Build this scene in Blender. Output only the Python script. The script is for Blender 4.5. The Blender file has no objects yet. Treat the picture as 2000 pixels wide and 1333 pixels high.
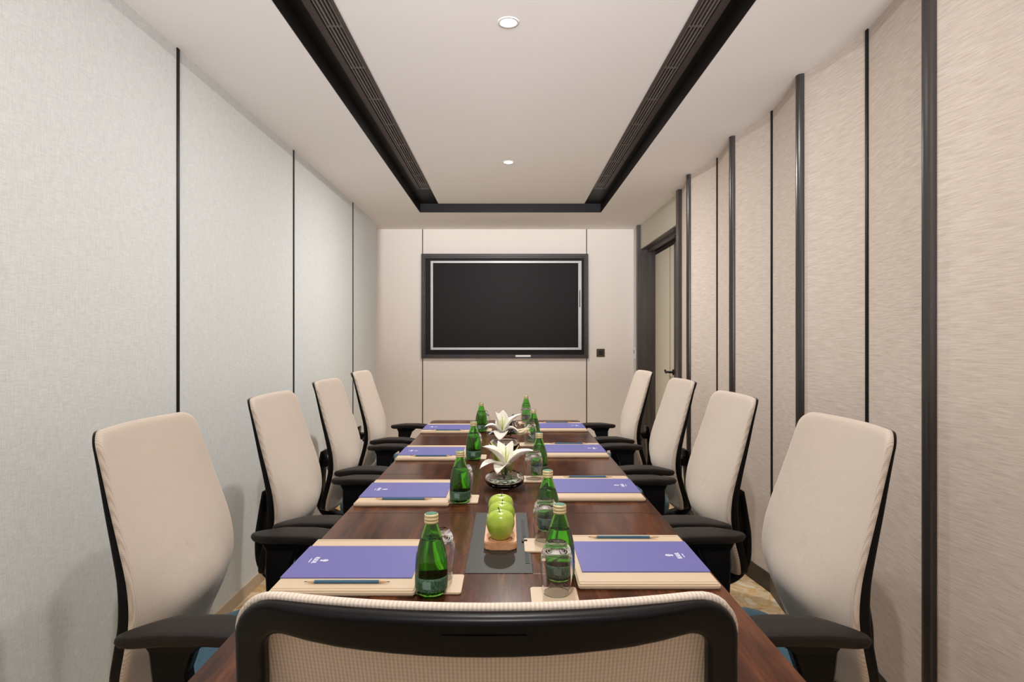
import bpy, bmesh, math, random
from mathutils import Vector, Matrix
random.seed(7)
sc = bpy.context.scene
COL = sc.collection
PI = math.pi

# ------------------------------------------------------------------ camera
cam_d = bpy.data.cameras.new('camera'); cam = bpy.data.objects.new('camera', cam_d)
COL.objects.link(cam); sc.camera = cam
cam.location = (0, 0, 1.30); cam.rotation_euler = (PI/2, 0, 0)
cam_d.sensor_width = 36; cam_d.lens = 21.6
cam_d.shift_x = 0.0035; cam_d.shift_y = -0.00175
cam_d.clip_start = 0.05
# ------------------------------------------------------------------ light, exposure
sc.view_settings.view_transform = 'Standard'; sc.view_settings.look = 'None'
sc.view_settings.gamma = 1.0; sc.view_settings.use_curve_mapping = False
sc.view_settings.exposure = -1.6
w = bpy.data.worlds.new('world'); sc.world = w; w.use_nodes = True
w.node_tree.nodes['Background'].inputs[0].default_value = (0.75, 0.87, 1.0, 1)
w.node_tree.nodes['Background'].inputs[1].default_value = 1.0
def area(name, loc, rot, sx, sy, power, color, shape='RECTANGLE'):
    l = bpy.data.lights.new(name, 'AREA'); l.shape = shape; l.size = sx; l.size_y = sy
    l.energy = power; l.color = color
    o = bpy.data.objects.new(name, l); COL.objects.link(o)
    o.location = loc; o.rotation_euler = rot; return o
# added fill lights, no source seen: one at the opening, one below for the ceiling
area('added_rear_fill', (0.0, -1.98, 1.77), (PI/2, 0, 0), 2.3, 1.2, 1, (0.92, 0.96, 1.0))
area('added_ceiling_fill', (0.0, -16.0, -2.2), (math.radians(99), 0, 0), 9, 8, 40000, (0.97, 0.98, 1.0))
LAMPS = [(0, 2.42), (0, 4.335), (0, 0.5)]  # third lamp is assumed, out of view, added for even light
LAMP_POWER = 56

# ------------------------------------------------------------------ materials
def lin(c):
    return tuple(((v/255)/12.92 if v/255 <= .04045 else ((v/255+.055)/1.055)**2.4) for v in c)
def mat(name, rgb, rough=.5, metal=0, spec=.5, coat=0, trans=0, ior=1.45, emit=None, es=0, sheen=0):
    m = bpy.data.materials.new(name); m.use_nodes = True
    b = m.node_tree.nodes['Principled BSDF']
    c = lin(rgb) + (1,)
    b.inputs['Base Color'].default_value = c
    b.inputs['Roughness'].default_value = rough
    b.inputs['Metallic'].default_value = metal
    b.inputs['Specular IOR Level'].default_value = spec
    b.inputs['Coat Weight'].default_value = coat
    b.inputs['Coat Roughness'].default_value = .08
    b.inputs['Transmission Weight'].default_value = trans
    b.inputs['IOR'].default_value = ior
    b.inputs['Sheen Weight'].default_value = sheen
    if emit:
        b.inputs['Emission Color'].default_value = lin(emit) + (1,)
        b.inputs['Emission Strength'].default_value = es
    return m
def N(m, t, **kw):
    n = m.node_tree.nodes.new(t)
    for k, v in kw.items(): setattr(n, k, v)
    return n
def L(m, a, b): m.node_tree.links.new(a, b)
def coords(m, scale, rot=(0, 0, 0)):
    tc = N(m, 'ShaderNodeTexCoord'); mp = N(m, 'ShaderNodeMapping')
    mp.inputs['Scale'].default_value = scale; mp.inputs['Rotation'].default_value = rot
    L(m, tc.outputs['Object'], mp.inputs['Vector']); return mp.outputs['Vector']
def ramp(m, fac, stops):
    r = N(m, 'ShaderNodeValToRGB'); e = r.color_ramp.elements
    while len(e) < len(stops): e.new(.5)
    for i, (p, c) in enumerate(stops):
        e[i].position = p; e[i].color = lin(c) + (1,)
    L(m, fac, r.inputs['Fac']); return r.outputs['Color']
def noise(m, vec, scale=1, detail=4, rough=.6):
    n = N(m, 'ShaderNodeTexNoise'); n.inputs['Scale'].default_value = scale
    n.inputs['Detail'].default_value = detail; n.inputs['Roughness'].default_value = rough
    L(m, vec, n.inputs['Vector']); return n.outputs['Fac']
def math_(m, op, a, b):
    n = N(m, 'ShaderNodeMath', operation=op)
    for i, v in enumerate((a, b)):
        if isinstance(v, (int, float)): n.inputs[i].default_value = v
        else: L(m, v, n.inputs[i])
    return n.outputs[0]
def bump(m, h, strength=.3, dist=.001):
    b = N(m, 'ShaderNodeBump'); b.inputs['Strength'].default_value = strength
    b.inputs['Distance'].default_value = dist
    L(m, h, b.inputs['Height']); L(m, b.outputs['Normal'], m.node_tree.nodes['Principled BSDF'].inputs['Normal'])
def base(m, c): L(m, c, m.node_tree.nodes['Principled BSDF'].inputs['Base Color'])

def fabric_wall(name, c0, c1, sa, sb):
    m = mat(name, c0, .85, spec=.2)
    h = noise(m, coords(m, sa), 1, 3, .7); v = noise(m, coords(m, sb), 1, 3, .7)
    s = math_(m, 'MULTIPLY', math_(m, 'ADD', h, v), .5)
    base(m, ramp(m, s, [(.36, c1), (.62, c0)])); bump(m, s, .2, .0015); return m
# left: cool linen weave; right: warmer grass cloth with horizontal strokes
M_LEFT = fabric_wall('white_linen', (228, 230, 228), (203, 206, 204), (60, 30, 420), (60, 420, 22))
M_RIGHT = fabric_wall('beige_grasscloth', (215, 202, 191), (188, 173, 161), (9, 16, 460), (6, 10, 190))
M_BACK = mat('cream_panel', (234, 224, 216), .6, spec=.3)
M_CEIL = mat('ceiling_paint', (240, 235, 232), .9, spec=.1)
M_HEAD = mat('header_panel', (200, 194, 176), .6)
M_LEAF = mat('door_leaf_paint', (226, 218, 198), .45)
M_DARK = mat('dark_trim', (34, 29, 27), .35)
M_BLACKTR = mat('black_trim', (17, 14, 13), .45, spec=.2)
M_GRILLE = mat('grille_metal', (70, 60, 57), .45, spec=.3)
M_SLAT = mat('grille_slat', (112, 101, 95), .45)
M_GVOID = mat('grille_void', (12, 11, 11), .9)
M_TRIMROUND = mat('bronze_trim', (62, 58, 56), .28, metal=.35)
def wood(name, cs, scale, rough, coat, rot=(0, 0, 0)):
    m = mat(name, cs[0], rough, coat=coat)
    v = coords(m, scale, rot); n1 = noise(m, v, 1, 5, .6)
    v2 = coords(m, tuple(s*7 for s in scale), rot); n2 = noise(m, v2, 1, 3, .7)
    s = math_(m, 'ADD', math_(m, 'MULTIPLY', n1, .7), math_(m, 'MULTIPLY', n2, .3))
    base(m, ramp(m, s, [(.36, cs[0]), (.5, cs[1]), (.64, cs[2])])); return m
M_TABLE = wood('walnut_veneer', [(44, 20, 11), (74, 39, 23), (104, 60, 36)], (15, 1.5, 15), .2, .04)
M_TABLE.node_tree.nodes['Principled BSDF'].inputs['Specular IOR Level'].default_value = .17
M_TABLEB = wood('walnut_edge', [(24, 15, 12), (38, 25, 19), (52, 35, 27)], (5, 2, 30), .4, 0)
M_DOORWOOD = wood('smoked_oak', [(52, 45, 43), (68, 60, 57), (80, 71, 67)], (40, 40, 2), .4, .1)
M_TRAYW = wood('beech_wood', [(196, 138, 98), (212, 157, 116), (224, 172, 132)], (60, 5, 60), .45, 0)
M_CARPET = mat('carpet', (200, 170, 125), .95, spec=.1)
_v = coords(M_CARPET, (1, 1, 1)); _n = noise(M_CARPET, _v, 7, 4, .6)
_w = N(M_CARPET, 'ShaderNodeTexNoise'); _w.inputs['Scale'].default_value = 3.5; _w.inputs['Distortion'].default_value = 3
L(M_CARPET, _v, _w.inputs['Vector'])
base(M_CARPET, ramp(M_CARPET, _w.outputs['Fac'], [(.35, (196, 160, 112)), (.48, (230, 208, 172)), (.55, (220, 180, 122)), (.66, (238, 224, 198))]))
bump(M_CARPET, noise(M_CARPET, coords(M_CARPET, (400, 400, 400))), .5, .003)
M_PLASTIC = mat('black_plastic', (15, 14, 15), .33, spec=.13)
M_ARM = mat('arm_rubber', (32, 26, 23), .5, spec=.25)
M_STEEL = mat('polished_aluminium', (205, 208, 212), .22, metal=1)
M_SEAT = mat('teal_seat_fabric', (52, 84, 98), .9, spec=.15, sheen=.2)
_s = noise(M_SEAT, coords(M_SEAT, (300, 300, 300))); base(M_SEAT, ramp(M_SEAT, _s, [(.35, (40, 68, 82)), (.65, (66, 100, 114))])); bump(M_SEAT, _s, .4, .002)
# knitted back fabric: ribs along the height crossed by a finer course
M_MESH = mat('beige_knit', (205, 190, 174), .85, spec=.2, sheen=.15)
def sinw(m, vec, axis, freq):
    sp = N(m, 'ShaderNodeSeparateXYZ'); L(m, vec, sp.inputs[0])
    return math_(m, 'SINE', math_(m, 'MULTIPLY', sp.outputs[axis], freq), 0)
_o = coords(M_MESH, (1, 1, 1))
_a = sinw(M_MESH, _o, 1, 2*PI/.0036); _b = sinw(M_MESH, _o, 2, 2*PI/.0042)
_k = math_(M_MESH, 'ADD', math_(M_MESH, 'MULTIPLY', _a, .30), math_(M_MESH, 'MULTIPLY', _b, .11))
_k = math_(M_MESH, 'ADD', _k, .5)
base(M_MESH, ramp(M_MESH, _k, [(0.0, (172, 155, 141)), (.45, (198, 183, 168)), (1, (212, 199, 186))])); bump(M_MESH, _k, .35, .001)
M_LEATHER = mat('beige_leather', (205, 182, 154), .5, spec=.35)
bump(M_LEATHER, noise(M_LEATHER, coords(M_LEATHER, (500, 500, 500))), .15, .001)
M_STITCH = mat('leather_seam', (168, 143, 116), .7)
M_BLUE = mat('blue_paper', (104, 102, 162), .5, spec=.35)
M_WHITEINK = mat('white_ink', (228, 226, 236), .6)
M_PENCIL = mat('teal_lacquer', (40, 92, 122), .35, coat=.3)
M_PWOOD = mat('pencil_wood', (205, 170, 130), .6)
M_LEAD = mat('graphite', (60, 60, 64), .5)
M_HATCH = mat('grey_metal_hatch', (46, 42, 37), .45, metal=0, spec=.22)
M_SLOT = mat('slot_black', (14, 13, 13), .6)
M_GLASS = mat('clear_glass', (255, 255, 255), 0, trans=1, ior=1.45)
M_GREEN = mat('green_glass', (150, 230, 100), 0.02, trans=1, ior=1.48)
M_WATER = mat('water', (235, 255, 235), 0, trans=1, ior=1.33)
M_CAP = mat('cream_gold_cap', (222, 205, 158), .35, metal=.25)
M_CAPTOP = mat('green_cap_top', (60, 118, 92), .4)
M_LABEL = mat('grey_green_label', (96, 124, 112), .55)
_o = coords(M_LABEL, (1, 1, 1)); _vo = N(M_LABEL, 'ShaderNodeTexVoronoi'); _vo.inputs['Scale'].default_value = 330; L(M_LABEL, _o, _vo.inputs['Vector'])
base(M_LABEL, ramp(M_LABEL, _vo.outputs['Distance'], [(.2, (104, 134, 112)), (.5, (48, 84, 58))]))
M_BRAND = mat('label_panel', (120, 148, 136), .5)
M_APPLE = mat('green_apple_skin', (160, 186, 52), .28, spec=.5, coat=.2)
_n = noise(M_APPLE, coords(M_APPLE, (14, 14, 8)), 1, 3)
base(M_APPLE, ramp(M_APPLE, _n, [(.35, (146, 176, 44)), (.65, (188, 205, 84))]))
M_STEM = mat('brown_stem', (70, 52, 34), .7)
M_PETAL = mat('white_petal', (243, 238, 226), .55, spec=.3)
b_ = M_PETAL.node_tree.nodes['Principled BSDF']; b_.inputs['Subsurface Weight'].default_value = .15; b_.inputs['Subsurface Radius'].default_value = (.01, .01, .006)
M_BUD = mat('pale_green_bud', (190, 200, 110), .5)
M_GREENLEAF = mat('leaf_green', (72, 98, 38), .45)
M_DARKLEAF = mat('dark_leaf', (30, 36, 26), .35)
M_ORANGE = mat('orange_pollen', (196, 88, 40), .8)
M_CREAMPETAL = mat('cream_petal', (232, 222, 184), .55)
M_SILVER = mat('silver_bezel', (172, 172, 172), .35, metal=.2)
M_SCREEN = mat('screen', (35, 29, 30), .4, spec=.08)
M_PANELBLK = mat('black_panel', (20, 18, 17), .5, spec=.2)
M_WHITEPL = mat('white_plastic', (225, 225, 224), .4)
M_LAMP = mat('lamp_glow', (255, 255, 255), .5, emit=(255, 247, 232), es=9)
M_BASEL = mat('beige_baseboard', (196, 176, 152), .5)

# ------------------------------------------------------------------ geometry helpers
def obj(name, bm, m, parent=None, smooth=False, loc=None):
    me = bpy.data.meshes.new(name)
    bmesh.ops.recalc_face_normals(bm, faces=bm.faces[:])
    bm.to_mesh(me); bm.free()
    for mm in (m if isinstance(m, (list, tuple)) else [m]): me.materials.append(mm)
    if smooth:
        for p in me.polygons: p.use_smooth = True
    o = bpy.data.objects.new(name, me); COL.objects.link(o)
    if parent: o.parent = parent
    if loc: o.location = loc
    return o
def tag(o, label, cat, group=None):
    o['label'] = label; o['category'] = cat
    if group: o['group'] = group
    return o
def thing(name, label, cat, loc=(0, 0, 0), rz=0, group=None):
    o = bpy.data.objects.new(name, None); COL.objects.link(o)
    o.empty_display_size = .1; o.location = loc; o.rotation_euler = (0, 0, rz)
    return tag(o, label, cat, group)
def struct(o): o['kind'] = 'structure'; return o
def box(bm, x0, x1, y0, y1, z0, z1, bev=0, seg=2):
    r = bmesh.ops.create_cube(bm, size=1)
    vs = r['verts']
    for v in vs:
        v.co = Vector((x0+(v.co.x+.5)*(x1-x0), y0+(v.co.y+.5)*(y1-y0), z0+(v.co.z+.5)*(z1-z0)))
    if bev:
        es = list({e for v in vs for e in v.link_edges})
        bmesh.ops.bevel(bm, geom=es, offset=bev, segments=seg, affect='EDGES', profile=.5)
def bx(*a, **k):
    bm = bmesh.new(); box(bm, *a, **k); return bm
def prism(bm, pts, z0, z1):
    a = [bm.verts.new((x, y, z0)) for x, y in pts]; b = [bm.verts.new((x, y, z1)) for x, y in pts]
    n = len(pts)
    bm.faces.new(a[::-1]); bm.faces.new(b)
    for i in range(n): bm.faces.new((a[i], a[(i+1) % n], b[(i+1) % n], b[i]))
def lathe(bm, prof, seg=32, cx=0, cy=0):
    rings = []
    for r, z in prof:
        if r < 1e-6: rings.append([bm.verts.new((cx, cy, z))])
        else: rings.append([bm.verts.new((cx+r*math.cos(2*PI*k/seg), cy+r*math.sin(2*PI*k/seg), z)) for k in range(seg)])
    for a, b in zip(rings, rings[1:]):
        for k in range(seg):
            k2 = (k+1) % seg
            if len(a) == 1 and len(b) == 1: continue
            if len(a) == 1: bm.faces.new((a[0], b[k], b[k2]))
            elif len(b) == 1: bm.faces.new((a[k], a[k2], b[0]))
            else: bm.faces.new((a[k], a[k2], b[k2], b[k]))
def smooth_prof(pts, n=6):
    out = []
    P = [pts[0]]+list(pts)+[pts[-1]]
    for i in range(1, len(P)-2):
        p0, p1, p2, p3 = P[i-1], P[i], P[i+1], P[i+2]
        for j in range(n):
            t = j/n
            out.append(tuple(.5*((2*p1[k])+(-p0[k]+p2[k])*t+(2*p0[k]-5*p1[k]+4*p2[k]-p3[k])*t*t+(-p0[k]+3*p1[k]-3*p2[k]+p3[k])*t**3) for k in range(len(p1))))
    out.append(pts[-1]); return out
def tube(bm, pts, rad, seg=8, cap=True):
    rings = []
    P = [Vector(p) for p in pts]
    for i, p in enumerate(P):
        t = (P[min(i+1, len(P)-1)]-P[max(i-1, 0)]).normalized()
        u = t.cross(Vector((0, 0, 1)) if abs(t.z) < .9 else Vector((1, 0, 0))).normalized(); v = t.cross(u)
        r = rad[i] if isinstance(rad, (list, tuple)) else rad
        rings.append([bm.verts.new(p+u*r*math.cos(2*PI*k/seg)+v*r*math.sin(2*PI*k/seg)) for k in range(seg)])
    for a, b in zip(rings, rings[1:]):
        for k in range(seg): bm.faces.new((a[k], a[(k+1) % seg], b[(k+1) % seg], b[k]))
    if cap: bm.faces.new(rings[0][::-1]); bm.faces.new(rings[-1])
def sweep_rect(bm, pts, wy, th, bev=.2):
    """bar with rounded-rectangular section following pts in the xz plane; wy lateral width, th thickness (per point allowed)"""
    P = [Vector(p) for p in pts]; rings = []
    for i, p in enumerate(P):
        t = (P[min(i+1, len(P)-1)]-P[max(i-1, 0)]).normalized()
        s = Vector((0, 1, 0)); n = t.cross(s).normalized()
        W = (wy[i] if isinstance(wy, (list, tuple)) else wy)/2; T = (th[i] if isinstance(th, (list, tuple)) else th)/2
        c = bev*min(W, T)*2
        sec = [(W-c, T), (W, T-c), (W, -T+c), (W-c, -T), (-W+c, -T), (-W, -T+c), (-W, T-c), (-W+c, T)]
        rings.append([bm.verts.new(p+s*a+n*b) for a, b in sec])
    k8 = len(rings[0])
    for a, b in zip(rings, rings[1:]):
        for k in range(k8): bm.faces.new((a[k], a[(k+1) % k8], b[(k+1) % k8], b[k]))
    bm.faces.new(rings[0][::-1]); bm.faces.new(rings[-1])
def interp(tab, z):
    if z <= tab[0][0]: return tab[0][1]
    if z >= tab[-1][0]: return tab[-1][1]
    for i in range(len(tab)-1):
        if z <= tab[i+1][0]:
            z0, v0 = tab[i]; z1, v1 = tab[i+1]; h = z1-z0; t = (z-z0)/h
            m0 = (v1-tab[i-1][1])/(z1-tab[i-1][0]) if i > 0 else (v1-v0)/h
            m1 = (tab[i+2][1]-v0)/(tab[i+2][0]-z0) if i+2 < len(tab) else (v1-v0)/h
            return (2*t**3-3*t*t+1)*v0+(t**3-2*t*t+t)*h*m0+(-2*t**3+3*t*t)*v1+(t**3-t*t)*h*m1
def copy_tree(o, parent=None):
    c = o.copy(); COL.objects.link(c)
    if parent: c.parent = parent
    for ch in list(o.children): copy_tree(ch, c)
    return c

# ================================================================== THE ROOM
YB, YR = 6.53, -1.80          # back wall, rear wall behind the camera
ZC, ZT = 2.47, 2.55           # soffit, raised tray
struct(obj('floor', bx(-1.7, 2.4, YR-.2, YB+.2, -.1, 0), M_CARPET))
# soffit ring around the raised tray
TX0, TX1, TY0, TY1 = -.812, .850, -1.3, 5.66
bm = bmesh.new()
box(bm, -1.7, TX0-.004, YR-.2, YB+.2, ZC, 2.75); box(bm, TX1+.004, 2.4, YR-.2, YB+.2, ZC, 2.75)
box(bm, TX0-.004, TX1+.004, TY1+.004, YB+.2, ZC, 2.75); box(bm, TX0-.004, TX1+.004, YR-.2, TY0-.004, ZC, 2.75)
box(bm, -.645, .70, TY0, TY1+.002, ZT, 2.75)
struct(obj('ceiling', bm, M_CEIL))
# dark lining of the tray: upstands and flat ledges
bm = bmesh.new()
box(bm, TX0-.004, TX0, TY0, TY1, ZC-.001, ZT+.02); box(bm, TX1, TX1+.004, TY0, TY1, ZC-.001, ZT+.02)
box(bm, TX0-.004, TX1+.004, TY1, TY1+.004, ZC-.001, ZT+.02); box(bm, TX0-.004, TX1+.004, TY0-.004, TY0, ZC-.001, ZT+.02)
box(bm, TX0, -.76, TY0, TY1, ZT, ZT+.02); box(bm, .815, TX1, TY0, TY1, ZT, ZT+.02)
box(bm, -.76, -.645, 5.10, TY1, ZT, ZT+.02); box(bm, .70, .815, 5.10, TY1, ZT, ZT+.02)
struct(obj('trim_1', bm, M_BLACKTR))
for (xa, xb, side) in ((-.76, -.645, 'left'), (.70, .815, 'right')):
    g = thing('air_grille', 'long dark linear air grille along the %s side of the ceiling tray' % side, 'air vent', ((xa+xb)/2, 1.9, ZT), 0, 'linear air grilles in the ceiling tray')
    hw = (xb-xa)/2; y0, y1 = TY0-1.9, 5.10-1.9
    outer = -1 if side == 'left' else 1
    bm = bmesh.new()
    fo, fi = .030, .012
    box(bm, min(outer*hw, outer*(hw-fo)), max(outer*hw, outer*(hw-fo)), y0, y1, -.006, .012)
    box(bm, min(-outer*hw, -outer*(hw-fi)), max(-outer*hw, -outer*(hw-fi)), y0, y1, -.006, .012)
    box(bm, -hw, hw, y1-.012, y1, -.006, .012)
    obj('frame', bm, M_GRILLE, g)
    a0, a1 = sorted((outer*(hw-fo), -outer*(hw-fi)))
    for k in range(5):
        x = a0+(a1-a0)*(k+.5)/5
        obj('slat', bx(x-.0026, x+.0026, y0, y1-.012, 0, .014), M_SLAT, g)
    y = y1-.012-.375
    while y > y0:
        obj('cross_bar', bx(a0, a1, y-.003, y+.003, .002, .010), M_GRILLE, g); y -= .375
    obj('backing', bx(a0-.002, a1+.002, y0, y1, .05, .055), M_GVOID, g)
# left wall: upholstered linen panels standing proud, thin dark joints
struct(obj('wall_left', bx(-1.55, -1.33, YR, 6.18, 0, ZC), M_LEFT))
k = 2
for y in (-.25, 1.12, 2.47, 3.80, 5.25):
    struct(obj('trim_%d' % k, bx(-1.333, -1.326, y-.009, y+.009, 0.06, ZC), M_BLACKTR)); k += 1
struct(obj('baseboard_left', bx(-1.331, -1.318, YR, 6.18, 0, .065, bev=.002), M_BASEL))
bm = bmesh.new(); box(bm, -1.70, 2.4, YB, YB+.2, 0, ZC)
struct(obj('wall_back', bm, M_BACK))
struct(obj('wall_side', bx(-1.70, -1.55, YR, YB, 0, ZC), M_BACK))
for x in (-.912, .831):
    struct(obj('trim_%d' % k, bx(x-.0045, x+.0045, YB-.003, YB+.001, 0, ZC), M_DARK)); k += 1
# unseen rear wall; window invented to admit the fill, high sill shades nearest chair
bm = bmesh.new()
box(bm, -1.7, -1.25, YR-.15, YR, 0, ZC); box(bm, 1.25, 2.4, YR-.15, YR, 0, ZC)
box(bm, -1.25, 1.25, YR-.15, YR, 0, 1.12); box(bm, -1.25, 1.25, YR-.15, YR, 2.42, ZC)
struct(obj('wall_rear', bm, M_BACK))
bm = bmesh.new()
for x in (-1.25, -.02, 1.21): box(bm, x, x+.04, YR-.10, YR-.05, 1.12, 2.42)
box(bm, -1.25, 1.25, YR-.10, YR-.05, 1.12, 1.16); box(bm, -1.25, 1.25, YR-.10, YR-.05, 2.38, 2.42)
struct(obj('window_added', bm, M_DARK))
# right wall: pleated grass-cloth panels, bullnose trims on the ridges, slim joints in the valleys
RID = [(1.288, 4.37), (1.298, 3.55), (1.298, 2.725), (1.298, 1.89), (1.298, 1.06), (1.298, .24), (1.298, -.58)]
VAL = [(1.352, 4.79), (1.350, 3.966), (1.352, 3.148), (1.357, 2.32), (1.357, 1.49), (1.357, .66), (1.357, -.16), (1.357, YR)]
poly = []
for i, v in enumerate(VAL):
    poly.append(v)
    if i < len(RID): poly.append(RID[i])
bm = bmesh.new(); prism(bm, [(1.62, 4.79)]+poly+[(1.62, YR)], 0, ZC)
struct(obj('wall_right', bm, M_RIGHT))
for (x, y) in RID:
    bm = bmesh.new()
    n = 10; pts = [(x+.03, y-.024)]+[(x-.002-.020*math.sin(PI*i/n), y-.024*math.cos(PI*i/n)) for i in range(n+1)]+[(x+.03, y+.024)]
    prism(bm, pts, .0, ZC)
    struct(obj('trim_%d' % k, bm, M_TRIMROUND, smooth=False)); k += 1
for (x, y) in VAL[1:-1]:
    struct(obj('trim_%d' % k, bx(x-.006, x+.02, y-.008, y+.008, 0, ZC), M_BLACKTR)); k += 1
bm = bmesh.new()
pl = [(x-.012, y) for x, y in poly]
prism(bm, pl+[(x, y) for x, y in poly[::-1]], 0, .09)
struct(obj('baseboard_right', bm, M_DARK))
# door recess in the right wall
bm = bmesh.new(); box(bm, 1.33, 1.62, 6.34, YB, 0, ZC); box(bm, 1.55, 1.62, 4.79, 6.34, 0, ZC)
struct(obj('wall_door_side', bm, mat('white_paint', (214, 212, 212), .7)))
bm = bmesh.new()
box(bm, 1.318, 1.54, 6.28, 6.345, 0, ZC-.001, bev=.002); box(bm, 1.322, 1.54, 4.785, 4.85, 0, ZC-.001, bev=.002)
box(bm, 1.356, 1.54, 4.85, 6.28, 2.215, 2.222); box(bm, 1.42, 1.46, 4.85, 6.28, 2.19, 2.226); box(bm, 1.50, 1.54, 4.85, 6.28, 2.16, 2.226)
struct(obj('trim_%d' % k, bm, M_DOORWOOD)); k += 1
struct(obj('trim_%d' % k, bx(1.352, 1.40, 4.85, 6.28, 2.222, ZC-.001), M_HEAD)); k += 1
d = bpy.data.objects.new('door_1', None); COL.objects.link(d); d.location = (1.50, 5.9, 0); struct(d)
obj('door_leaf', bx(0, .045, -.36, .37, .005, 2.17), M_LEAF, d)
obj('door_groove', bx(-.002, .002, -.207, -.201, .02, 2.165), M_DARK, d)
hd = bmesh.new(); lathe(hd, [(0, 0), (.026, 0), (.026, .010), (.010, .012), (.010, .05), (0, .05)], 20)
for v in hd.verts: v.co = Vector((-v.co.z, v.co.x-.33, v.co.y+1.0))
tube(hd, smooth_prof([(-.045, -.33, 1.0), (-.052, -.30, 1.002), (-.050, -.25, .992), (-.048, -.215, 1.004), (-.046, -.20, 1.012)], 4), .009, 8)
obj('door_handle', hd, M_BLACKTR, d, True)
bm = bmesh.new(); box(bm, 1.49, 1.545, 5.455, 5.53, 0, 2.17); box(bm, 1.52, 1.545, 4.85, 5.45, 0, 2.17)
struct(obj('trim_%d' % k, bm, M_DARK)); k += 1

# ---------------------------------------------------- lamps
for i, (x, y) in enumerate(LAMPS):
    lab = ['bright round recessed ceiling downlight nearest the camera', 'bright round recessed ceiling downlight nearest the television wall',
           'assumed ceiling downlight out of view, added above the near end of the table', 'round ceiling downlight behind the camera by the rear wall'][i]
    t = thing('downlight', lab, 'ceiling light', (x, y, ZT), 0, 'recessed ceiling downlights')
    bm = bmesh.new(); lathe(bm, [(.032, .001), (.033, -.003), (.041, -.003), (.043, -.001), (.043, .001)], 40); obj('rim', bm, M_WHITEPL, t, True)
    bm = bmesh.new(); lathe(bm, [(0, -.002), (.033, -.002), (.033, 0), (0, 0)], 40); obj('lens', bm, M_LAMP, t)
    area('downlight_beam', (x, y, ZT-.008), (0, 0, 0), .08, .08, LAMP_POWER*(1.0, 1.9, 1.0)[i], (1.0, .98, .95), 'DISK')

# ---------------------------------------------------- television and its surround
YF = YB
t = thing('television_surround', 'dark wooden recess frame around the television on the back wall', 'frame', (-.04, YF, 1.65))
X0, X1, Z0, Z1 = -.880, .883, -.553, .553
bm = bmesh.new()
for (a, b, c, dd) in ((X0, X1, Z1-.03, Z1), (X0, X1, Z0, Z0+.03), (X0, X0+.03, Z0+.03, Z1-.03), (X1-.03, X1, Z0+.03, Z1-.03)):
    box(bm, a, b, -.045, 0, c, dd)
for (a, b, c, dd) in ((X0+.03, X1-.03, Z1-.045, Z1-.03), (X0+.03, X1-.03, Z0+.03, Z0+.04), (X0+.03, X0+.042, Z0+.04, Z1-.045), (X1-.042, X1-.03, Z0+.04, Z1-.045)):
    box(bm, a, b, -.03, 0, c, dd)
obj('frame', bm, M_TABLEB, t)
obj('back_panel', bx(X0+.02, X1-.02, -.012, -.002, Z0+.02, Z1-.02), M_PANELBLK, t)
l_ = obj('tag_plate', bx(.115, .275, -.050, -.044, Z0+.016, Z0+.036), M_WHITEPL, t); l_['label'] = 'small white plate'
t = thing('television', 'wide flat television with silver bezel and blank dark screen', 'television', (-.025, YF-.012, 1.658))
sx, sz = .797, .470
bm = bmesh.new()
for (a, b, c, dd) in ((-sx, sx, sz-.022, sz), (-sx, sx, -sz, -sz+.024), (-sx, -sx+.025, -sz+.024, sz-.022), (sx-.034, sx, -sz+.024, sz-.022)):
    box(bm, a, b, -.028, -.003, c, dd)
obj('bezel', bm, M_SILVER, t)
obj('screen', bx(-sx+.02, sx-.03, -.022, -.004, -sz+.02, sz-.02), M_SCREEN, t)
obj('maker_mark', bx(sx-.022, sx-.014, -.0292, -.028, -.02, .16), M_SCREEN, t)
t = thing('wall_socket', 'small square dark bronze wall socket right of the television', 'wall socket', (.979, YB, 1.155))
obj('plate', bx(-.043, .043, -.010, 0, -.043, .043, bev=.004), mat('bronze_plate', (70, 58, 40), .35, metal=.6), t)
obj('socket_face', bx(-.022, .022, -.013, -.009, -.022, .022, bev=.003), M_SLOT, t)
t = thing('wall_switch', 'small white wall switch beside the far dark door post', 'switch', (1.33, 6.44, 1.155))
obj('plate', bx(-.012, 0, -.045, .045, -.06, .06, bev=.004), M_WHITEPL, t)
obj('rocker', bx(-.016, -.011, -.018, .018, -.005, .035, bev=.002), mat('grey_rocker', (140, 140, 142), .4), t)

# ================================================================== TABLE
TXL, TXR, TYN, TYF, TZ = -.515, .478, .80, 4.17, .75
t = thing('conference_table', 'long glossy dark walnut conference table set for a meeting', 'table', ((TXL+TXR)/2, 2.48, 0))
cx, cy = (TXL+TXR)/2, 2.48
def rrect(x0, x1, y0, y1, r, n=6):
    out = []
    for (ax, ay, a0) in ((x1-r, y1-r, 0), (x0+r, y1-r, PI/2), (x0+r, y0+r, PI), (x1-r, y0+r, 3*PI/2)):
        for i in range(n+1): out.append((ax+r*math.cos(a0+PI/2*i/n), ay+r*math.sin(a0+PI/2*i/n)))
    return out
bm = bmesh.new(); prism(bm, rrect(TXL-cx, TXR-cx, TYN-cy, TYF-cy, .03), .722, .747)
es = [e for e in bm.edges if abs(e.verts[0].co.z-e.verts[1].co.z) < 1e-5]
bmesh.ops.bevel(bm, geom=es, offset=.003, segments=2, affect='EDGES')
for v in bm.verts: v.co.z += .003
obj('tabletop', bm, M_TABLE, t)
for y in (1.944, 2.50, 3.46):
    obj('joint_line', bx(TXL-cx+.003, TXR-cx-.003, y-cy-.0014, y-cy+.0014, .7490, .7504), mat('joint_dark', (40, 24, 19), .3), t)
hx0, hx1, hy0, hy1 = -.103, .058, 1.44, 1.94
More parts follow.
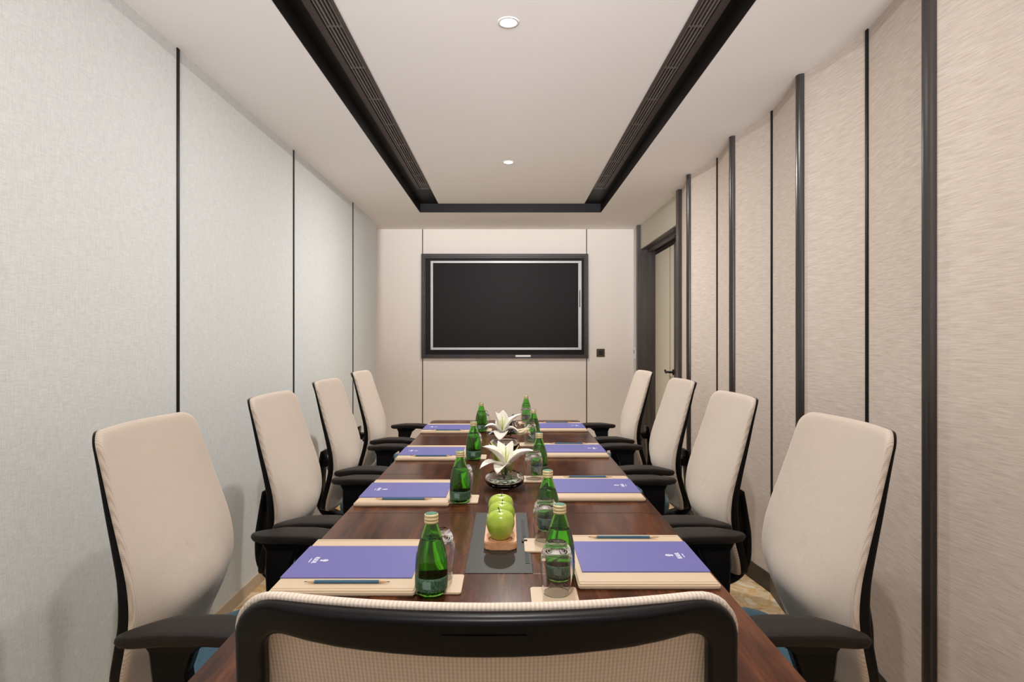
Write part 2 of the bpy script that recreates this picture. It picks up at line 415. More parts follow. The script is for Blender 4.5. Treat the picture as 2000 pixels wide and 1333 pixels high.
obj('joint_line', bx(hx1-cx, hx1-cx+.03, hy0-cy-.001, hy0-cy+.001, .749, .7503), M_STITCH, t)
obj('cable_hatch', bx(hx0-cx, hx1-cx, hy0-cy, hy1-cy, .744, .7515, bev=.001), M_HATCH, t)
bm = bmesh.new(); box(bm, hx1-cx-.016, hx1-cx-.006, 1.50-cy, 1.66-cy, .7505, .7522); box(bm, hx1-cx-.020, hx1-cx-.010, 1.70-cy, 1.86-cy, .7505, .7522)
obj('cable_slot', bm, M_SLOT, t)
obj('hatch_latch', bx(hx1-cx-.022, hx1-cx-.006, 1.655-cy, 1.672-cy, .7515, .755, bev=.001), M_BLACKTR, t)
for y in (1.35, 2.48, 3.62):
    obj('leg', bx(-.20, .20, y-cy-.03, y-cy+.03, 0.03, .71, bev=.004), M_TABLEB, t)
    obj('foot', bx(-.26, .26, y-cy-.06, y-cy+.06, 0, .03, bev=.004), M_BLACKTR, t)
obj('apron', bx(-.23, .23, -1.45, 1.5, .66, .725), M_TABLEB, t)

# ================================================================== CHAIRS
XR = [(.43, -.258), (.50, -.243), (.58, -.216), (.66, -.196), (.74, -.200), (.82, -.220), (.90, -.245), (1.0, -.275), (1.09, -.302)]
HW = [(.43, .175), (.50, .205), (.58, .232), (.66, .246), (.74, .247), (.82, .242), (.90, .233), (1.0, .222), (1.09, .214)]
CO = [(.43, .01), (.60, .012), (.70, .004), (.85, -.018), (1.0, -.03), (1.09, -.034)]
ZTOP, ZBOT = 1.082, .43
def surf(y, z): 
    h = interp(HW, z); u = min(1, abs(y)/h)
    return interp(XR, z)+interp(CO, z)*(1-u*u)
def outline(side=0, top=0, bot=0, R=.044, sag=0, nside=22, nc=8, ntop=14):
    pts = []; zt_ = ZTOP-top; zb_ = ZBOT+bot
    zc = zt_-R
    for i in range(nside): z = zb_+.03+(zc-zb_-.03)*i/nside; pts.append((interp(HW, z)-side, z))
    h = interp(HW, zc)-side
    for i in range(nc+1): a = PI/2*i/nc; pts.append((h-R+R*math.cos(a), zc+R*math.sin(a)))
    for i in range(1, ntop): q = 1-2*i/ntop; pts.append(((h-R)*q, zt_-sag*(1-q*q)))
    right = pts[:nside+nc+1]
    pts += [(-y, z) for y, z in right[::-1]]
    hb = interp(HW, zb_+.03)-side
    nb = 10
    for i in range(1, nb): a = PI*i/nb; pts.append((-hb*math.cos(a), zb_+.03-.03*math.sin(a)))
    return pts
OUT = outline()
def make_chair():
    t = bpy.data.objects.new('office_chair', None); COL.objects.link(t)
    inn = outline(.029, .027, .035, R=.022, sag=.009)
    # dark loop frame behind the fabric
    bm = bmesh.new(); rings = []
    for (yo, zo), (yi, zi) in zip(OUT, inn):
        ring = []
        for a, dx in ((0, -.001), (0, -.015), (.03, -.0215), (.10, -.0245), (.18, -.025), (.82, -.0255), (.9, -.0253), (.97, -.0235), (1, -.018), (1, -.004), (.5, .000)):
            y, z = yo+(yi-yo)*a, zo+(zi-zo)*a
            # the rail is slimmest at the head and deepest at the waist
            dep = .52+.75*max(0, min(1, (1.04-z)/.36)) if z < 1.04 else .52
            q_ = max(0, min(1, (.215-abs(y))/.10)); dep = max(dep, .52+.38*q_*q_*(3-2*q_))
            ring.append(bm.verts.new((surf(y, z)+dx*dep, y, z)))
        rings.append(ring)
    n = len(rings)
    for i in range(n):
        A, B = rings[i], rings[(i+1) % n]
        for k in range(11): bm.faces.new((A[k], A[(k+1) % 11], B[(k+1) % 11], B[k]))
    fr = obj('back_frame', bm, M_PLASTIC, t, True)
    # recessed maker's plate on the rear of the top rail
    zz = ZTOP-.0205
    bm = bmesh.new(); 
    pv = []
    for sy in range(9):
        y = -.033+.066*sy/8
        pv.append(tuple(bm.verts.new((surf(y, zz+dz)+dx, y, zz+dz)) for dx, dz in ((-.0238, .0075), (-.0238, -.0075), (-.020, -.0075), (-.020, .0075))))
    for a, b in zip(pv, pv[1:]):
        for k in range(4): bm.faces.new((a[k], a[(k+1) % 4], b[(k+1) % 4], b[k]))
    bm.faces.new(pv[0]); bm.faces.new(pv[-1][::-1])
    obj('plate', bm, M_PLASTIC, fr)
    # knitted fabric stretched over the frame
    bm = bmesh.new(); c0 = (0, .74)
    rings = []
    specs = [(r/16, .012) for r in range(1, 15)]+[(.955, .013), (.985, .0125), (1.002, .010), (1.010, .004), (1.010, -.003), (1.0, -.005)]
    for r, dx in specs:
        ring = []
        for (yo, zo) in OUT:
            y, z = c0[0]+(yo-c0[0])*r, c0[1]+(zo-c0[1])*r
            lum = .022*math.exp(-((z-.64)/.075)**2)*math.exp(-(y/.17)**4)
            ring.append(bm.verts.new((surf(y, z)+dx+lum*(1 if r < .97 else 0), y, z)))
        rings.append(ring)
    c = bm.verts.new((surf(0, .74)+.012, 0, .74))
    n = len(OUT)
    for i in range(n): bm.faces.new((c, rings[0][i], rings[0][(i+1) % n]))
    for A, B in zip(rings, rings[1:]):
        for i in range(n): bm.faces.new((A[i], A[(i+1) % n], B[(i+1) % n], B[i]))
    inner = [rings[-1]]
    ring = []
    # closed rear skin just in front of the frame's opening
    for r, dx in ((.93, -.001), (.6, .006), (.3, .006)):
        ring = []
        for (yo, zo) in OUT:
            y, z = c0[0]+(yo-c0[0])*r, c0[1]+(zo-c0[1])*r
            lum = .022*math.exp(-((z-.64)/.075)**2)*math.exp(-(y/.17)**4)
            ring.append(bm.verts.new((surf(y, z)+dx+lum, y, z)))
        inner.append(ring)
    for A, B in zip(inner, inner[1:]):
        for i in range(n): bm.faces.new((A[i], A[(i+1) % n], B[(i+1) % n], B[i]))
    c = bm.verts.new((surf(0, .74)+.006, 0, .74))
    for i in range(n): bm.faces.new((c, inner[-1][i], inner[-1][(i+1) % n]))
    obj('back_fabric', bm, M_MESH, t, True)
    # upright yoke arms behind the back, curving under the seat
    path = smooth_prof([(-.318, 0, .715), (-.330, 0, .62), (-.338, 0, .53), (-.330, 0, .44), (-.285, 0, .385), (-.20, 0, .365), (-.06, 0, .365)], 5)
    bm = bmesh.new(); m_ = len(path)
    sweep_rect(bm, path, [.10+.03*i/m_ for i in range(m_)], [.012+.014*min(1, i/8) for i in range(m_)], .25)
    obj('back_spine', bm, M_PLASTIC, t, True)
    bm = bmesh.new()
    tube(bm, [(-.215, -.236, .655), (-.250, -.15, .655), (-.268, 0, .655), (-.250, .15, .655), (-.215, .236, .655)], .011, 8)
    obj('lumbar_bar', bm, M_PLASTIC, t, True)
    obj('back_pivot', bx(-.325, -.262, -.035, .035, .635, .675, bev=.005), M_PLASTIC, t)
    # seat cushion
    bm = bmesh.new(); rings = []
    out2 = []
    for i in range(48):
        a = 2*PI*i/48; ca, sa = math.cos(a), math.sin(a)
        x = .02+.225*abs(ca)**.55*(1 if ca > 0 else -1); y = .245*abs(sa)**.5*(1 if sa > 0 else -1)
        out2.append((x, y))
    for f, z in ((.90, .425), (.98, .437), (1, .460), (.985, .482), (.94, .494), (.8, .499), (.5, .494), (.2, .490)):
        rings.append([bm.verts.new((.02+(x-.02)*f, y*f, z-.02*max(0, (x-.15))*8*(.1 if f < 1 else .08))) for x, y in out2])
    for A, B in zip(rings, rings[1:]):
        for i in range(48): bm.faces.new((A[i], A[(i+1) % 48], B[(i+1) % 48], B[i]))
    bm.faces.new(rings[0][::-1]); bm.faces.new(rings[-1])
    obj('seat', bm, M_SEAT, t, True)
    obj('seat_pan', bx(-.17, .20, -.20, .20, .378, .43, bev=.012), M_PLASTIC, t)
    obj('tilt_mechanism', bx(-.13, .09, -.08, .08, .315, .378, bev=.015), M_PLASTIC, t)
    # armrests
    for s in (-1, 1):
        bm = bmesh.new(); prof = []
        # plan outline of the pad: long straight outer edge, inner edge cut away at the rear
        ctrl = [(-.170, .026), (-.155, .044), (-.09, .052), (0, .053), (.07, .049), (.105, .036), (.116, .008), (.112, -.022), (.09, -.042), (.04, -.049), (-.03, -.049), (-.09, -.040), (-.132, -.018), (-.160, .006)]
        loop = []
        nc_ = len(ctrl)
        for i in range(nc_):
            p0, p1, p2, p3 = ctrl[i-1], ctrl[i], ctrl[(i+1) % nc_], ctrl[(i+2) % nc_]
            for j in range(4):
                q = j/4
                loop.append(tuple(.5*(2*p1[k_]+(-p0[k_]+p2[k_])*q+(2*p0[k_]-5*p1[k_]+4*p2[k_]-p3[k_])*q*q+(-p0[k_]+3*p1[k_]-3*p2[k_]+p3[k_])*q**3) for k_ in (0, 1)))
        loop = [(x, s*(.315+y)) for x, y in loop]
        def zt(x): return .690-.008*max(0, (x-.03)/.09)-.012*max(0, (-x-.07)/.1)
        rings = []
        cxm, cym = -.02, s*.317
        for f, dz in ((.05, -.027), (.86, -.027), (.96, -.022), (1.0, -.012), (.99, -.005), (.965, -.001), (.93, 0), (.6, .001), (.3, .0015), (.03, .0015)):
            rings.append([bm.verts.new((cxm+(x-cxm)*f, cym+(y-cym)*f, zt(cxm+(x-cxm)*f)+dz)) for x, y in loop])
        m_ = len(loop)
        for A, B in zip(rings, rings[1:]):
            for i in range(m_): bm.faces.new((A[i], A[(i+1) % m_], B[(i+1) % m_], B[i]))
        bm.faces.new(rings[0][::-1]); bm.faces.new(rings[-1])
        ar = obj('armrest', bm, M_ARM, t, True)
        bm = bmesh.new()
        P = [(-.045, s*.317, .670), (-.060, s*.314, .635), (-.068, s*.308, .59), (-.062, s*.300, .50), (-.05, s*.298, .42), (-.03, s*.285, .375)]
        rg = []
        for (x, y, z), wx, wy in zip(P, (.160, .098, .080, .078, .078, .07), (.05, .036, .036, .036, .034, .03)):
            sec = [(wx/2-.006, wy/2), (wx/2, wy/2-.006), (wx/2, -wy/2+.006), (wx/2-.006, -wy/2), (-wx/2+.006, -wy/2), (-wx/2, -wy/2+.006), (-wx/2, wy/2-.006), (-wx/2+.006, wy/2)]
            rg.append([bm.verts.new((x+a, y+b, z)) for a, b in sec])
        for A, B in zip(rg, rg[1:]):
            for i in range(8): bm.faces.new((A[i], A[(i+1) % 8], B[(i+1) % 8], B[i]))
        bm.faces.new(rg[0][::-1]); bm.faces.new(rg[-1])
        box(bm, -.045, .025, min(s*.10, s*.30), max(s*.10, s*.30), .355, .382, bev=.006)
        obj('arm_post', bm, M_PLASTIC, t)
    bm = bmesh.new(); lathe(bm, [(0, .10), (.030, .10), (.030, .22), (.018, .225), (.018, .33), (0, .33)], 20)
    obj('gas_column', bm, M_BLACKTR, t, True)
    bs = bmesh.new()
    lathe(bs, [(0, .07), (.045, .07), (.048, .11), (.036, .125), (0, .125)], 24)
    for k5 in range(5):
        a = 2*PI*k5/5+.3
        tube(bs, [(.03*math.cos(a), .03*math.sin(a), .098), (.15*math.cos(a), .15*math.sin(a), .088), (.285*math.cos(a), .285*math.sin(a), .072)], [.024, .019, .014], 8)
    bo = obj('star_base', bs, M_STEEL, t, True)
    for k5 in range(5):
        a = 2*PI*k5/5+.3
        bm = bmesh.new(); lathe(bm, [(0, -.022), (.022, -.022), (.027, -.016), (.027, -.004), (.02, 0), (.027, .004), (.027, .016), (.022, .022), (0, .022)], 16)
        for v in bm.verts: v.co = Vector((v.co.z, v.co.y, v.co.x+.027))
        tube(bm, [(0, 0, .03), (0, 0, .072)], .006, 8)
        rot = Matrix.Rotation(a+PI/2, 4, 'Z')
        bm.transform(Matrix.Translation((.285*math.cos(a), .285*math.sin(a), 0)) @ rot)
        obj('caster', bm, M_PLASTIC, bo, True)
    return t
chair = make_chair()
CH = [  # x, y, rotation, label
    (-.019, .83, 90, 'large mesh-back office chair seen from behind at the near head of the table', ),
    (-.655, 1.63, 0, 'beige mesh office chair on the left, nearest the camera, before the first left notepad'),
    (-.620, 2.40, 0, 'beige mesh office chair, second from the camera along the left wall'),
    (-.650, 3.23, 0, 'beige mesh office chair, third from the camera along the left wall'),
    (-.680, 4.10, 0, 'beige mesh office chair farthest back on the left, by the television wall'),
    (.590, 1.63, 180, 'beige mesh office chair on the right, nearest the camera, before the pleated wall'),
    (.580, 2.40, 180, 'beige mesh office chair, second from the camera along the right wall'),
    (.617, 3.25, 180, 'beige mesh office chair standing in front of the door handle on the right'),
    (.610, 4.13, 180, 'beige mesh office chair farthest back on the right, by the dark door post')]
for i, (x, y, r, lab) in enumerate(CH):
    o = chair if i == 0 else copy_tree(chair)
    o.location = (x, y, 0); o.rotation_euler = (0, 0, math.radians(r))
    tag(o, lab, 'chair', 'mesh office chairs around the table')

# ================================================================== PLACE SETTINGS
ORD = ['nearest the camera', 'second from the camera', 'third from the camera', 'farthest from the camera']
def desk_pad():
    bm = bmesh.new(); prism(bm, rrect(-.157, .157, -.172, .172, .006, 3), .0005, .0125)
    es = [e for e in bm.edges if abs(e.verts[0].co.z-e.verts[1].co.z) < 1e-5]
    bmesh.ops.bevel(bm, geom=es, offset=.0035, segments=3, affect='EDGES')
    o = obj('desk_pad', bm, M_LEATHER)
    for s in (-1, 1):
        obj('stitched_edge', bx(-.154, .154, s*.158-.0008, s*.158+.0008, .0122, .0129), M_STITCH, o)
    return o
def notepad():      # local x towards the table centre = top of the sheet
    t = bpy.data.objects.new('notepad', None); COL.objects.link(t)
    obj('paper_sheets', bx(-.148, .148, -.105, .105, 0, .0022), M_BLUE, t)
    z0, z1 = .0021, .0026
    bm = bmesh.new()
    # emblem: ring with a small bar and dot
    pr = [(.0075*math.cos(2*PI*i/24), .0075*math.sin(2*PI*i/24)) for i in range(24)]; pi_ = [(x*.62, y*.62) for x, y in pr]
    lo = [bm.verts.new((x-.078, y, z1)) for x, y in pr]; li = [bm.verts.new((x-.078, y, z1)) for x, y in pi_]
    for i in range(24): bm.faces.new((lo[i], lo[(i+1) % 24], li[(i+1) % 24], li[i]))
    box(bm, -.081, -.075, -.0025, .0025, z0, z1)
    box(bm, -.0895, -.086, -.0045, .0045, z0, z1)
    obj('emblem', bm, M_WHITEINK, t)
    bm = bmesh.new()
    # one short word of tall letters, drawn with strokes (too small to read in the photo)
    ys = [.0215, .0145, .0075, .0005, -.0065, -.0135]
    for i, y in enumerate(ys):
        box(bm, -.107, -.096, y-.001, y+.001, z0, z1)
        if i % 2 == 0: box(bm, -.107, -.096, y-.0055, y-.0037, z0, z1); box(bm, -.102, -.1003, y-.005, y, z0, z1)
        else: box(bm, -.107, -.105, y-.005, y, z0, z1)
    box(bm, -.1155, -.1135, -.012, .013, z0, z1)
    obj('lettering', bm, M_WHITEINK, t)
    return t
def pencil():       # along x
    t = bpy.data.objects.new('pencil', None); COL.objects.link(t)
    bm = bmesh.new(); tube(bm, [(-.072, 0, .0036), (.070, 0, .0036)], .0036, 6); obj('barrel', bm, M_PENCIL, t)
    for s in (-1, 1):
        bm = bmesh.new(); tube(bm, [(s*.0705, 0, .0036), (s*.089, 0, .0034)], [.0034, .0012], 8); q = obj('wooden_tip', bm, M_PWOOD, t, True)
        bm = bmesh.new(); tube(bm, [(s*.089, 0, .0034), (s*.095, 0, .0034)], [.0012, .0004], 8); obj('lead', bm, M_LEAD, q, True)
    return t
pad0, note0, pen0 = desk_pad(), notepad(), pencil()
# (x centre of pad, y near edge, y far edge)
LP = [(-.357, 1.309, 1.653), (-.352, 2.012, 2.356), (-.355, 2.77, 3.114), (-.356, 3.57, 3.914)]
RP = [(.310, 1.345, 1.689), (.308, 2.075, 2.419), (.310, 2.84, 3.184), (.312, 3.635, 3.979)]
first = True
for side, rows in (('left', LP), ('right', RP)):
    for i, (x, ya, yb) in enumerate(rows):
        yc = (ya+yb)/2; s = 1 if side == 'left' else -1
        p = pad0 if first else copy_tree(pad0); p.location = (x, yc, TZ)
        tag(p, 'beige leather desk pad on the %s table edge, %s' % (side, ORD[i]), 'desk pad', 'leather desk pads')
        n = note0 if first else copy_tree(note0)
        n.location = (x-s*.0075, yc+.003, TZ+.0128); n.rotation_euler = (0, 0, 0 if side == 'left' else PI)
        tag(n, 'violet-blue notepad with white emblem on the %s desk pad, %s' % (side, ORD[i]), 'notepad', 'blue notepads')
        q = pen0 if first else copy_tree(pen0)
        if side == 'left': q.location = (x+.002, ya+.042, TZ+.0130); q.rotation_euler = (0, 0, 0)
        else: q.location = (x+.0, yb-.033, TZ+.0130); q.rotation_euler = (0, 0, -.01)
        tag(q, 'teal pencil lying on the %s of the %s desk pad, %s' % ('near margin' if side == 'left' else 'far margin', side, ORD[i]), 'pencil', 'teal pencils')
        first = False

def bottle():
    t = bpy.data.objects.new('water_bottle', None); COL.objects.link(t)
    outer = smooth_prof([(.028, .0), (.0325, .004), (.0345, .02), (.0348, .045), (.0345, .062), (.0325, .082), (.0275, .103), (.0215, .122), (.0165, .138), (.0135, .148), (.0128, .160)], 4)
    innr = [(max(r-.0028, .001), max(z, .005)) for r, z in outer]
    bm = bmesh.new(); lathe(bm, [(0, .003)]+outer+[(.0128, .1605), (.0102, .1605)]+innr[::-1][1:]+[(0, .0065)], 36)
    obj('glass_body', bm, M_GREEN, t, True)
    wl = [p for p in innr if p[1] < .118]
    bm = bmesh.new(); lathe(bm, [(0, .0068)]+[(r+.0003, z+.0004) for r, z in wl]+[(wl[-1][0]-.002, wl[-1][1]), (0, wl[-1][1]-.0003)], 36)
    obj('water', bm, M_WATER, t, True)
    lb = [(r+.0004, z) for r, z in outer if .008 < z < .042]
    bm = bmesh.new(); lathe(bm, lb+[(r-.0002, z) for r, z in lb[::-1]]+[lb[0]], 36)
    lo = obj('label_band', bm, M_LABEL, t, True); lo['label'] = 'speckled grey-green label band'
    bm = bmesh.new()
    A = [PI*1.30+i*.10 for i in range(6)]; r_ = .0353
    prev = None
    for a in A:
        cur = [bm.verts.new((rr*math.cos(a), rr*math.sin(a), z)) for rr, z in ((r_, .018), (r_, .034), (r_-.0006, .034), (r_-.0006, .018))]
        if prev:
            for k4 in range(4): bm.faces.new((prev[k4], prev[(k4+1) % 4], cur[(k4+1) % 4], cur[k4]))
        else: bm.faces.new(cur)
        prev = cur
    bm.faces.new(prev[::-1])
    obj('label_panel', bm, M_BRAND, lo)
    bm = bmesh.new(); lathe(bm, [(.0132, .149), (.0150, .149), (.0150, .1535), (.0142, .1542), (.0142, .1552), (.0152, .156), (.0152, .161), (.0143, .1617), (.0143, .1626), (.0152, .1634), (.0148, .1675), (.0135, .1688), (0, .1688)], 32)
    cp = obj('cap', bm, M_CAP, t, True)
    bm = bmesh.new(); lathe(bm, [(0, .1686), (.0130, .1686), (.0125, .1697), (0, .1697)], 32); obj('cap_top', bm, M_CAPTOP, cp)
    return t
def tumbler():      # upside down
    outer = smooth_prof([(.0285, .0), (.0305, .012), (.0335, .035), (.0348, .058), (.0340, .078), (.0300, .095), (.0245, .104), (.0225, .108)], 4)
    innr = smooth_prof([(.0275, .0), (.0293, .012), (.0322, .035), (.0334, .058), (.0322, .075), (.0265, .088), (.012, .094)], 4)
    bm = bmesh.new(); lathe(bm, innr[::-1][:0]+[(0, .0945)]+innr[::-1]+outer+[(.0190, .1095), (.0150, .1055), (0, .1045)], 36)
    return obj('tumbler', bm, M_GLASS, None, True)
def coaster():
    bm = bmesh.new(); prism(bm, rrect(-.05, .05, -.052, .052, .006, 3), .0005, .005)
    es = [e for e in bm.edges if abs(e.verts[0].co.z-e.verts[1].co.z) < 1e-5]
    bmesh.ops.bevel(bm, geom=es, offset=.001, segments=2, affect='EDGES')
    return obj('coaster', bm, M_LEATHER)
bo0, tu0, co0 = bottle(), tumbler(), coaster()
BL = [(-.166, 1.324), (-.162, 2.063), (-.159, 2.80), (-.161, 3.65)]
BR = [(.118, 1.416), (.114, 1.782), (.1245, 2.492), (.136, 3.33), (.118, 4.095)]
GL = [(-.157, 1.405, -.152, 1.372), (-.157, 2.135, -.152, 2.10), (-.157, 2.87, -.152, 2.85), (-.150, 3.73, -.150, 3.70)]
GR = [(.1035, 1.320, .098, 1.30), (.1010, 1.670, .092, 1.63), (.0985, 2.400, .098, 2.40), (.113, 3.22, .108, 3.19), (.1155, 4.02, .115, 4.02)]
OR5 = ['nearest the camera', 'second from the camera', 'third from the camera', 'fourth from the camera', 'farthest from the camera']
first = True
for side, Bs, Gs, ords in (('left', BL, GL, ORD), ('right', BR, GR, OR5)):
    for i, ((bxx, by), (gx, gy, kx, ky)) in enumerate(zip(Bs, Gs)):
        b = bo0 if first else copy_tree(bo0)
        # where the bottle's foot overlaps its coaster it stands on it
        b.location = (bxx, by, TZ+.0055); b.rotation_euler = (0, 0, random.uniform(-.25, .25)+(.3 if side == 'left' else .15))
        if abs(by-ky) > .087 or (by < ky and side == 'right' and False): b.location.z = TZ+.0005
        tag(b, 'green glass water bottle in the %s row, %s' % (side, ords[i]), 'bottle', 'green water bottles')
        g = tu0 if first else tu0.copy()
        if not first: COL.objects.link(g)
        g.location = (gx, gy, TZ+.0055)
        tag(g, 'upturned clear tumbler on a coaster in the %s row, %s' % (side, ords[i]), 'glass', 'upturned tumblers')
        c = co0 if first else co0.copy()
        if not first: COL.objects.link(c)
        c.location = (kx, ky, TZ)
        tag(c, 'small beige leather coaster under the tumbler in the %s row, %s' % (side, ords[i]), 'coaster', 'beige coasters')
        first = False

# ------------------------------------------------------------------ apples on their board
bm = bmesh.new(); prism(bm, rrect(-.0425, .0425, -.14, .14, .015, 8), .0, .019)
bmesh.ops.bevel(bm, geom=[e for e in bm.edges if abs(e.verts[0].co.z-e.verts[1].co.z) < 1e-5], offset=.002, segments=2, affect='EDGES')
tr = obj('fruit_board', bm, M_TRAYW, None); tr.location = (-.021, 1.735, TZ+.002)
tag(tr, 'small rounded light wooden board holding three green apples', 'board')
for yy in (-.105, -.018, .068):
    bm = bmesh.new(); lathe(bm, [(.028, .0188), (.0305, .0195), (.033, .0188), (.033, .0185), (.028, .0185), (.028, .0188)], 32)
    for v in bm.verts: v.co.y += yy
    obj('hollow_shade', bm, mat('beech_shade', (150, 98, 62), .6), tr)  # raised ring; shade of a hollow put into its darker wood colour
def apple():
    t = bpy.data.objects.new('apple', None); COL.objects.link(t)
    prof = smooth_prof([(0, .007), (.008, .002), (.017, .0), (.028, .012), (.0362, .032), (.0378, .046), (.033, .062), (.021, .0715), (.010, .0705), (.004, .064), (0, .061)], 4)
    bm = bmesh.new(); lathe(bm, prof, 32)
    for v in bm.verts:
        a = math.atan2(v.co.y, v.co.x); f = 1+.015*math.cos(5*a)*(v.co.z/.07)
        v.co.x *= f; v.co.y *= f
    obj('skin', bm, M_APPLE, t, True)
    bm = bmesh.new(); tube(bm, [(0, 0, .061), (-.001, 0, .07), (-.004, .001, .079), (-.0055, .001, .0825)], [.0012, .0011, .0014, .0018], 6)
    obj('stem', bm, M_STEM, t, True)
    return t
ap0 = apple()
for i, (x, y, sc_, rz, tilt, lab) in enumerate(((-.021, 1.630, 1.0, .2, -.05, 'shiny green apple at the front of the wooden board'), (-.021, 1.717, .99, 2.0, .05, 'green apple in the middle of the row of three'), (-.022, 1.803, .98, 4.1, .0, 'green apple at the back of the wooden board'))):
    o = ap0 if i == 0 else copy_tree(ap0)
    o.location = (x, y, TZ+.0205); o.rotation_euler = (tilt, 0, rz); o.scale = (sc_,)*3
    tag(o, lab, 'apple', 'green apples on the board')

# ------------------------------------------------------------------ bowls with lilies
def bowl():
    outer = smooth_prof([(.030, 0), (.048, .004), (.066, .016), (.0735, .030), (.070, .044), (.058, .054), (.050, .057)], 4)
    innr = smooth_prof([(.018, .012), (.040, .014), (.059, .022), (.0665, .031), (.0645, .041), (.054, .050), (.048, .0555)], 4)
    bm = bmesh.new(); lathe(bm, [(0, .001)]+outer+innr[::-1]+[(0, .011)], 44)
    return obj('glass_bowl', bm, M_GLASS, None, True)
def petal(bm, az, L_, w_, el0, el1, curl=0, org=(0, 0, 0), nseg=9, ruffle=.002):
    """petal starts at org, rises at elevation el0 and bends to el1 along its length"""
    p = Vector((0, 0)); pts = []
    for i in range(nseg+1):
        t = i/nseg; e = el0+(el1-el0)*t**1.5
        pts.append((p.copy(), e)); p = p+Vector((math.cos(e), math.sin(e)))*(L_/nseg)
    rows = []
    for i, (q, e) in enumerate(pts):
        t = i/nseg; ww = w_*math.sin(PI*min(1, (t*.93+.07))**.85)**.8*.5 if t < 1 else .0006
        row = []
        for j in range(-3, 4):
            u = j/3; cup = .35*ww*(u*u)-.12*ww*(1-abs(u))+ruffle*math.sin(9*t+4*u)*abs(u)
            r = q.x-math.sin(e)*cup; z = q.y+math.cos(e)*cup; s = ww*u
            row.append(bm.verts.new((org[0]+r*math.cos(az)-s*math.sin(az), org[1]+r*math.sin(az)+s*math.cos(az), org[2]+z)))
        rows.append(row)
    for a, b in zip(rows, rows[1:]):
        for j in range(6): bm.faces.new((a[j], a[j+1], b[j+1], b[j]))
def solidify(o, th):
    md = o.modifiers.new('thickness', 'SOLIDIFY'); md.thickness = th; md.offset = 0
def lily(name, label, loc, rot, petals, pmat=None, pollen=None, scale=1, bud=True):
    t = thing(name, label, 'flower', loc, 0, 'lily flowers in the bowls'); t.rotation_euler = rot; t.scale = (scale,)*3
    for pp in petals:
        bm = bmesh.new(); petal(bm, *pp)
        o = obj('petal', bm, pmat or M_PETAL, t, True); solidify(o, .0011)
    for k6 in range(6):
        a = k6*PI/3+.3; bm = bmesh.new()
        tube(bm, [(0, 0, .005), (.006*math.cos(a), .006*math.sin(a), .03), (.015*math.cos(a), .015*math.sin(a), .06)], [.0012, .001, .0008], 5)
        s = obj('stamen', bm, M_BUD, t, True)
        if pollen:
            bm = bmesh.new(); tube(bm, [(.012*math.cos(a), .012*math.sin(a), .060), (.020*math.cos(a), .020*math.sin(a), .062)], .003, 6); obj('anther', bm, pollen, s, True)
    bm = bmesh.new(); tube(bm, [(0, 0, .002), (0, 0, .045), (0, 0, .075)], [.0022, .0016, .003], 6); obj('pistil', bm, M_BUD, t, True)
    bm = bmesh.new(); tube(bm, [(0, 0, .006), (0, 0, -.03)], [.006, .004], 8); obj('stem', bm, M_GREENLEAF, t, True)
    return t
def leaf(bm, org, az, L_, w_, e0, e1): petal(bm, az, L_, w_, e0, e1, org=org, ruffle=.0005)
def foliage(label, loc, seeds, m, group='greenery in the bowls', name='leaf_cluster', plant=None):
    if plant:
        for (ox, oy, oz, az, L_, w_, e0, e1) in seeds:
            bm = bmesh.new(); leaf(bm, tuple(Vector(loc)+Vector((ox, oy, oz))-plant.location), az, L_, w_, e0, e1)
            o = obj(name, bm, m, plant, True); solidify(o, .0008); o['label'] = label
        return
    t = thing(name, label, 'leaves', loc, 0, group)
    for (ox, oy, oz, az, L_, w_, e0, e1) in seeds:
        bm = bmesh.new(); leaf(bm, (ox, oy, oz), az, L_, w_, e0, e1)
        o = obj('leaf', bm, m, t, True); solidify(o, .0008)
    return t
bw = bowl(); bw.location = (-.015, 2.275, TZ+.0005); tag(bw, 'shallow round clear glass bowl behind the green apples, nearer the camera', 'bowl', 'glass flower bowls')
b2 = bw.copy(); COL.objects.link(b2); b2.location = (-.018, 3.05, TZ+.0005); tag(b2, 'shallow round clear glass bowl of lilies farther down the table', 'bowl', 'glass flower bowls')
for b_o in (bw, b2):
    bm = bmesh.new(); lathe(bm, smooth_prof([(0, .0125), (.018, .0125), (.0398, .0145), (.0585, .0225), (.0655, .030)], 4)+[(0, .030)], 44)
    obj('water', bm, M_WATER, b_o, True)
D = math.radians
lily1 = lily('lily', 'open white lily in the nearer glass bowl, just behind the apples', (-.010, 2.262, TZ+.078), (0, 0, 0), [
    (D(182), .120, .088, D(62), D(4)),      # big left petal
    (D(208), .115, .052, D(30), D(-50)),    # lower left, drooping
    (D(245), .085, .052, D(30), D(-85)),    # front, hanging down
    (D(-2), .122, .090, D(48), D(2)),        # big right petal
    (D(50), .100, .060, D(72), D(60)),      # upright rear right
    (D(125), .105, .050, D(70), D(45)),     # rear left
    ])
foliage('pale green bud leaf', (-.015, 2.30, TZ+.05), [
    (-.01, 0, 0, D(165), .125, .040, D(78), D(50)), (0, 0, 0, D(100), .11, .032, D(86), D(80)), (.012, 0, 0, D(30), .115, .034, D(84), D(68)),
    (-.02, 0, 0, D(150), .115, .030, D(72), D(58)), (.025, 0, 0, D(20), .105, .026, D(80), D(60))], M_BUD, name='bud_leaf', plant=lily1)
foliage('green leaf in the bowl', (-.015, 2.275, TZ+.022), [
    (0, 0, 0, D(280), .045, .016, D(20), D(-2)), (0, 0, .006, D(200), .045, .014, D(10), D(10)), (.0, 0, .006, D(340), .05, .014, D(15), D(5)),
    (0, .01, .01, D(60), .04, .016, D(35), D(15)), (0, -.005, .01, D(240), .035, .014, D(60), D(40))], M_GREENLEAF, name='leaf', plant=lily1)
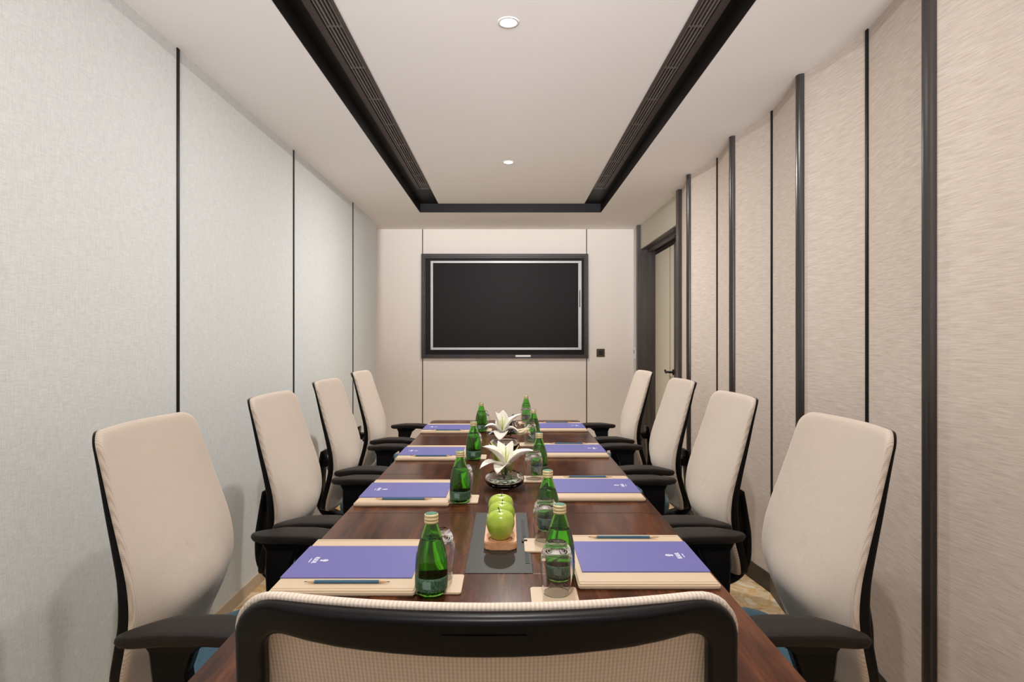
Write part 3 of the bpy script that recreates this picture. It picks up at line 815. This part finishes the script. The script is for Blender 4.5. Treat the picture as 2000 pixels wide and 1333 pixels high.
lily2 = lily('lily', 'open white lily in the farther glass bowl', (-.030, 3.04, TZ+.090), (0, 0, 0), [
    (D(155), .105, .080, D(78), D(55)),
    (D(185), .105, .048, D(45), D(-45)),
    (D(260), .085, .072, D(5), D(-70)),
    (D(350), .090, .048, D(35), D(-60)),
    (D(10), .130, .074, D(55), D(22)),
    (D(80), .110, .070, D(80), D(70))])
lily('lily', 'half-open lily with orange centre leaning right from the farther bowl', (.035, 3.045, TZ+.085), (0, D(80), 0), [
    (D(0), .085, .034, D(82), D(40)), (D(60), .085, .034, D(82), D(45)), (D(120), .085, .034, D(82), D(45)),
    (D(180), .085, .034, D(82), D(40)), (D(240), .085, .034, D(82), D(45)), (D(300), .085, .034, D(82), D(45))], M_CREAMPETAL, M_ORANGE, .95)
foliage('pale green bud leaf', (-.025, 3.07, TZ+.06), [
    (0, 0, 0, D(100), .13, .030, D(86), D(84)), (.0, 0, 0, D(60), .125, .026, D(86), D(80)), (-.01, 0, 0, D(150), .115, .020, D(82), D(70))], M_BUD, name='bud_leaf', plant=lily2)
foliage('dark glossy leaf', (-.015, 3.06, TZ+.062), [
    (-.02, 0, 0, D(170), .085, .045, D(30), D(-25)), (-.02, -.01, .005, D(200), .075, .04, D(25), D(-20)), (.02, .0, .01, D(20), .08, .04, D(30), D(-5)),
    (.01, .0, .01, D(330), .06, .035, D(30), D(-25)), (-.01, .0, .01, D(140), .08, .035, D(45), D(10)), (0, -.02, 0, D(270), .05, .03, D(20), D(-15)), (.01, .01, .02, D(60), .11, .03, D(60), D(45))], M_DARKLEAF, name='dark_leaf', plant=lily2)
# sprig of tiny blossom behind the farther lily
t = thing('blossom_sprig', 'sprig of tiny white filler blossom behind the farther lily', 'flower', (.01, 3.15, TZ+.07))
for i in range(16):
    a = random.uniform(0, 2*PI); r = random.uniform(.005, .035); z = random.uniform(.03, .065)
    p = Vector((.02+r*math.cos(a), .5*r*math.sin(a), z))
    bm = bmesh.new(); tube(bm, [(0, 0, -.02), p*.6, p], .0007, 4)
    s = obj('stalk', bm, M_DARKLEAF, t)
    bm = bmesh.new(); bmesh.ops.create_icosphere(bm, subdivisions=1, radius=.0035); bmesh.ops.translate(bm, verts=bm.verts[:], vec=p)
    obj('floret', bm, M_PETAL, s, True)
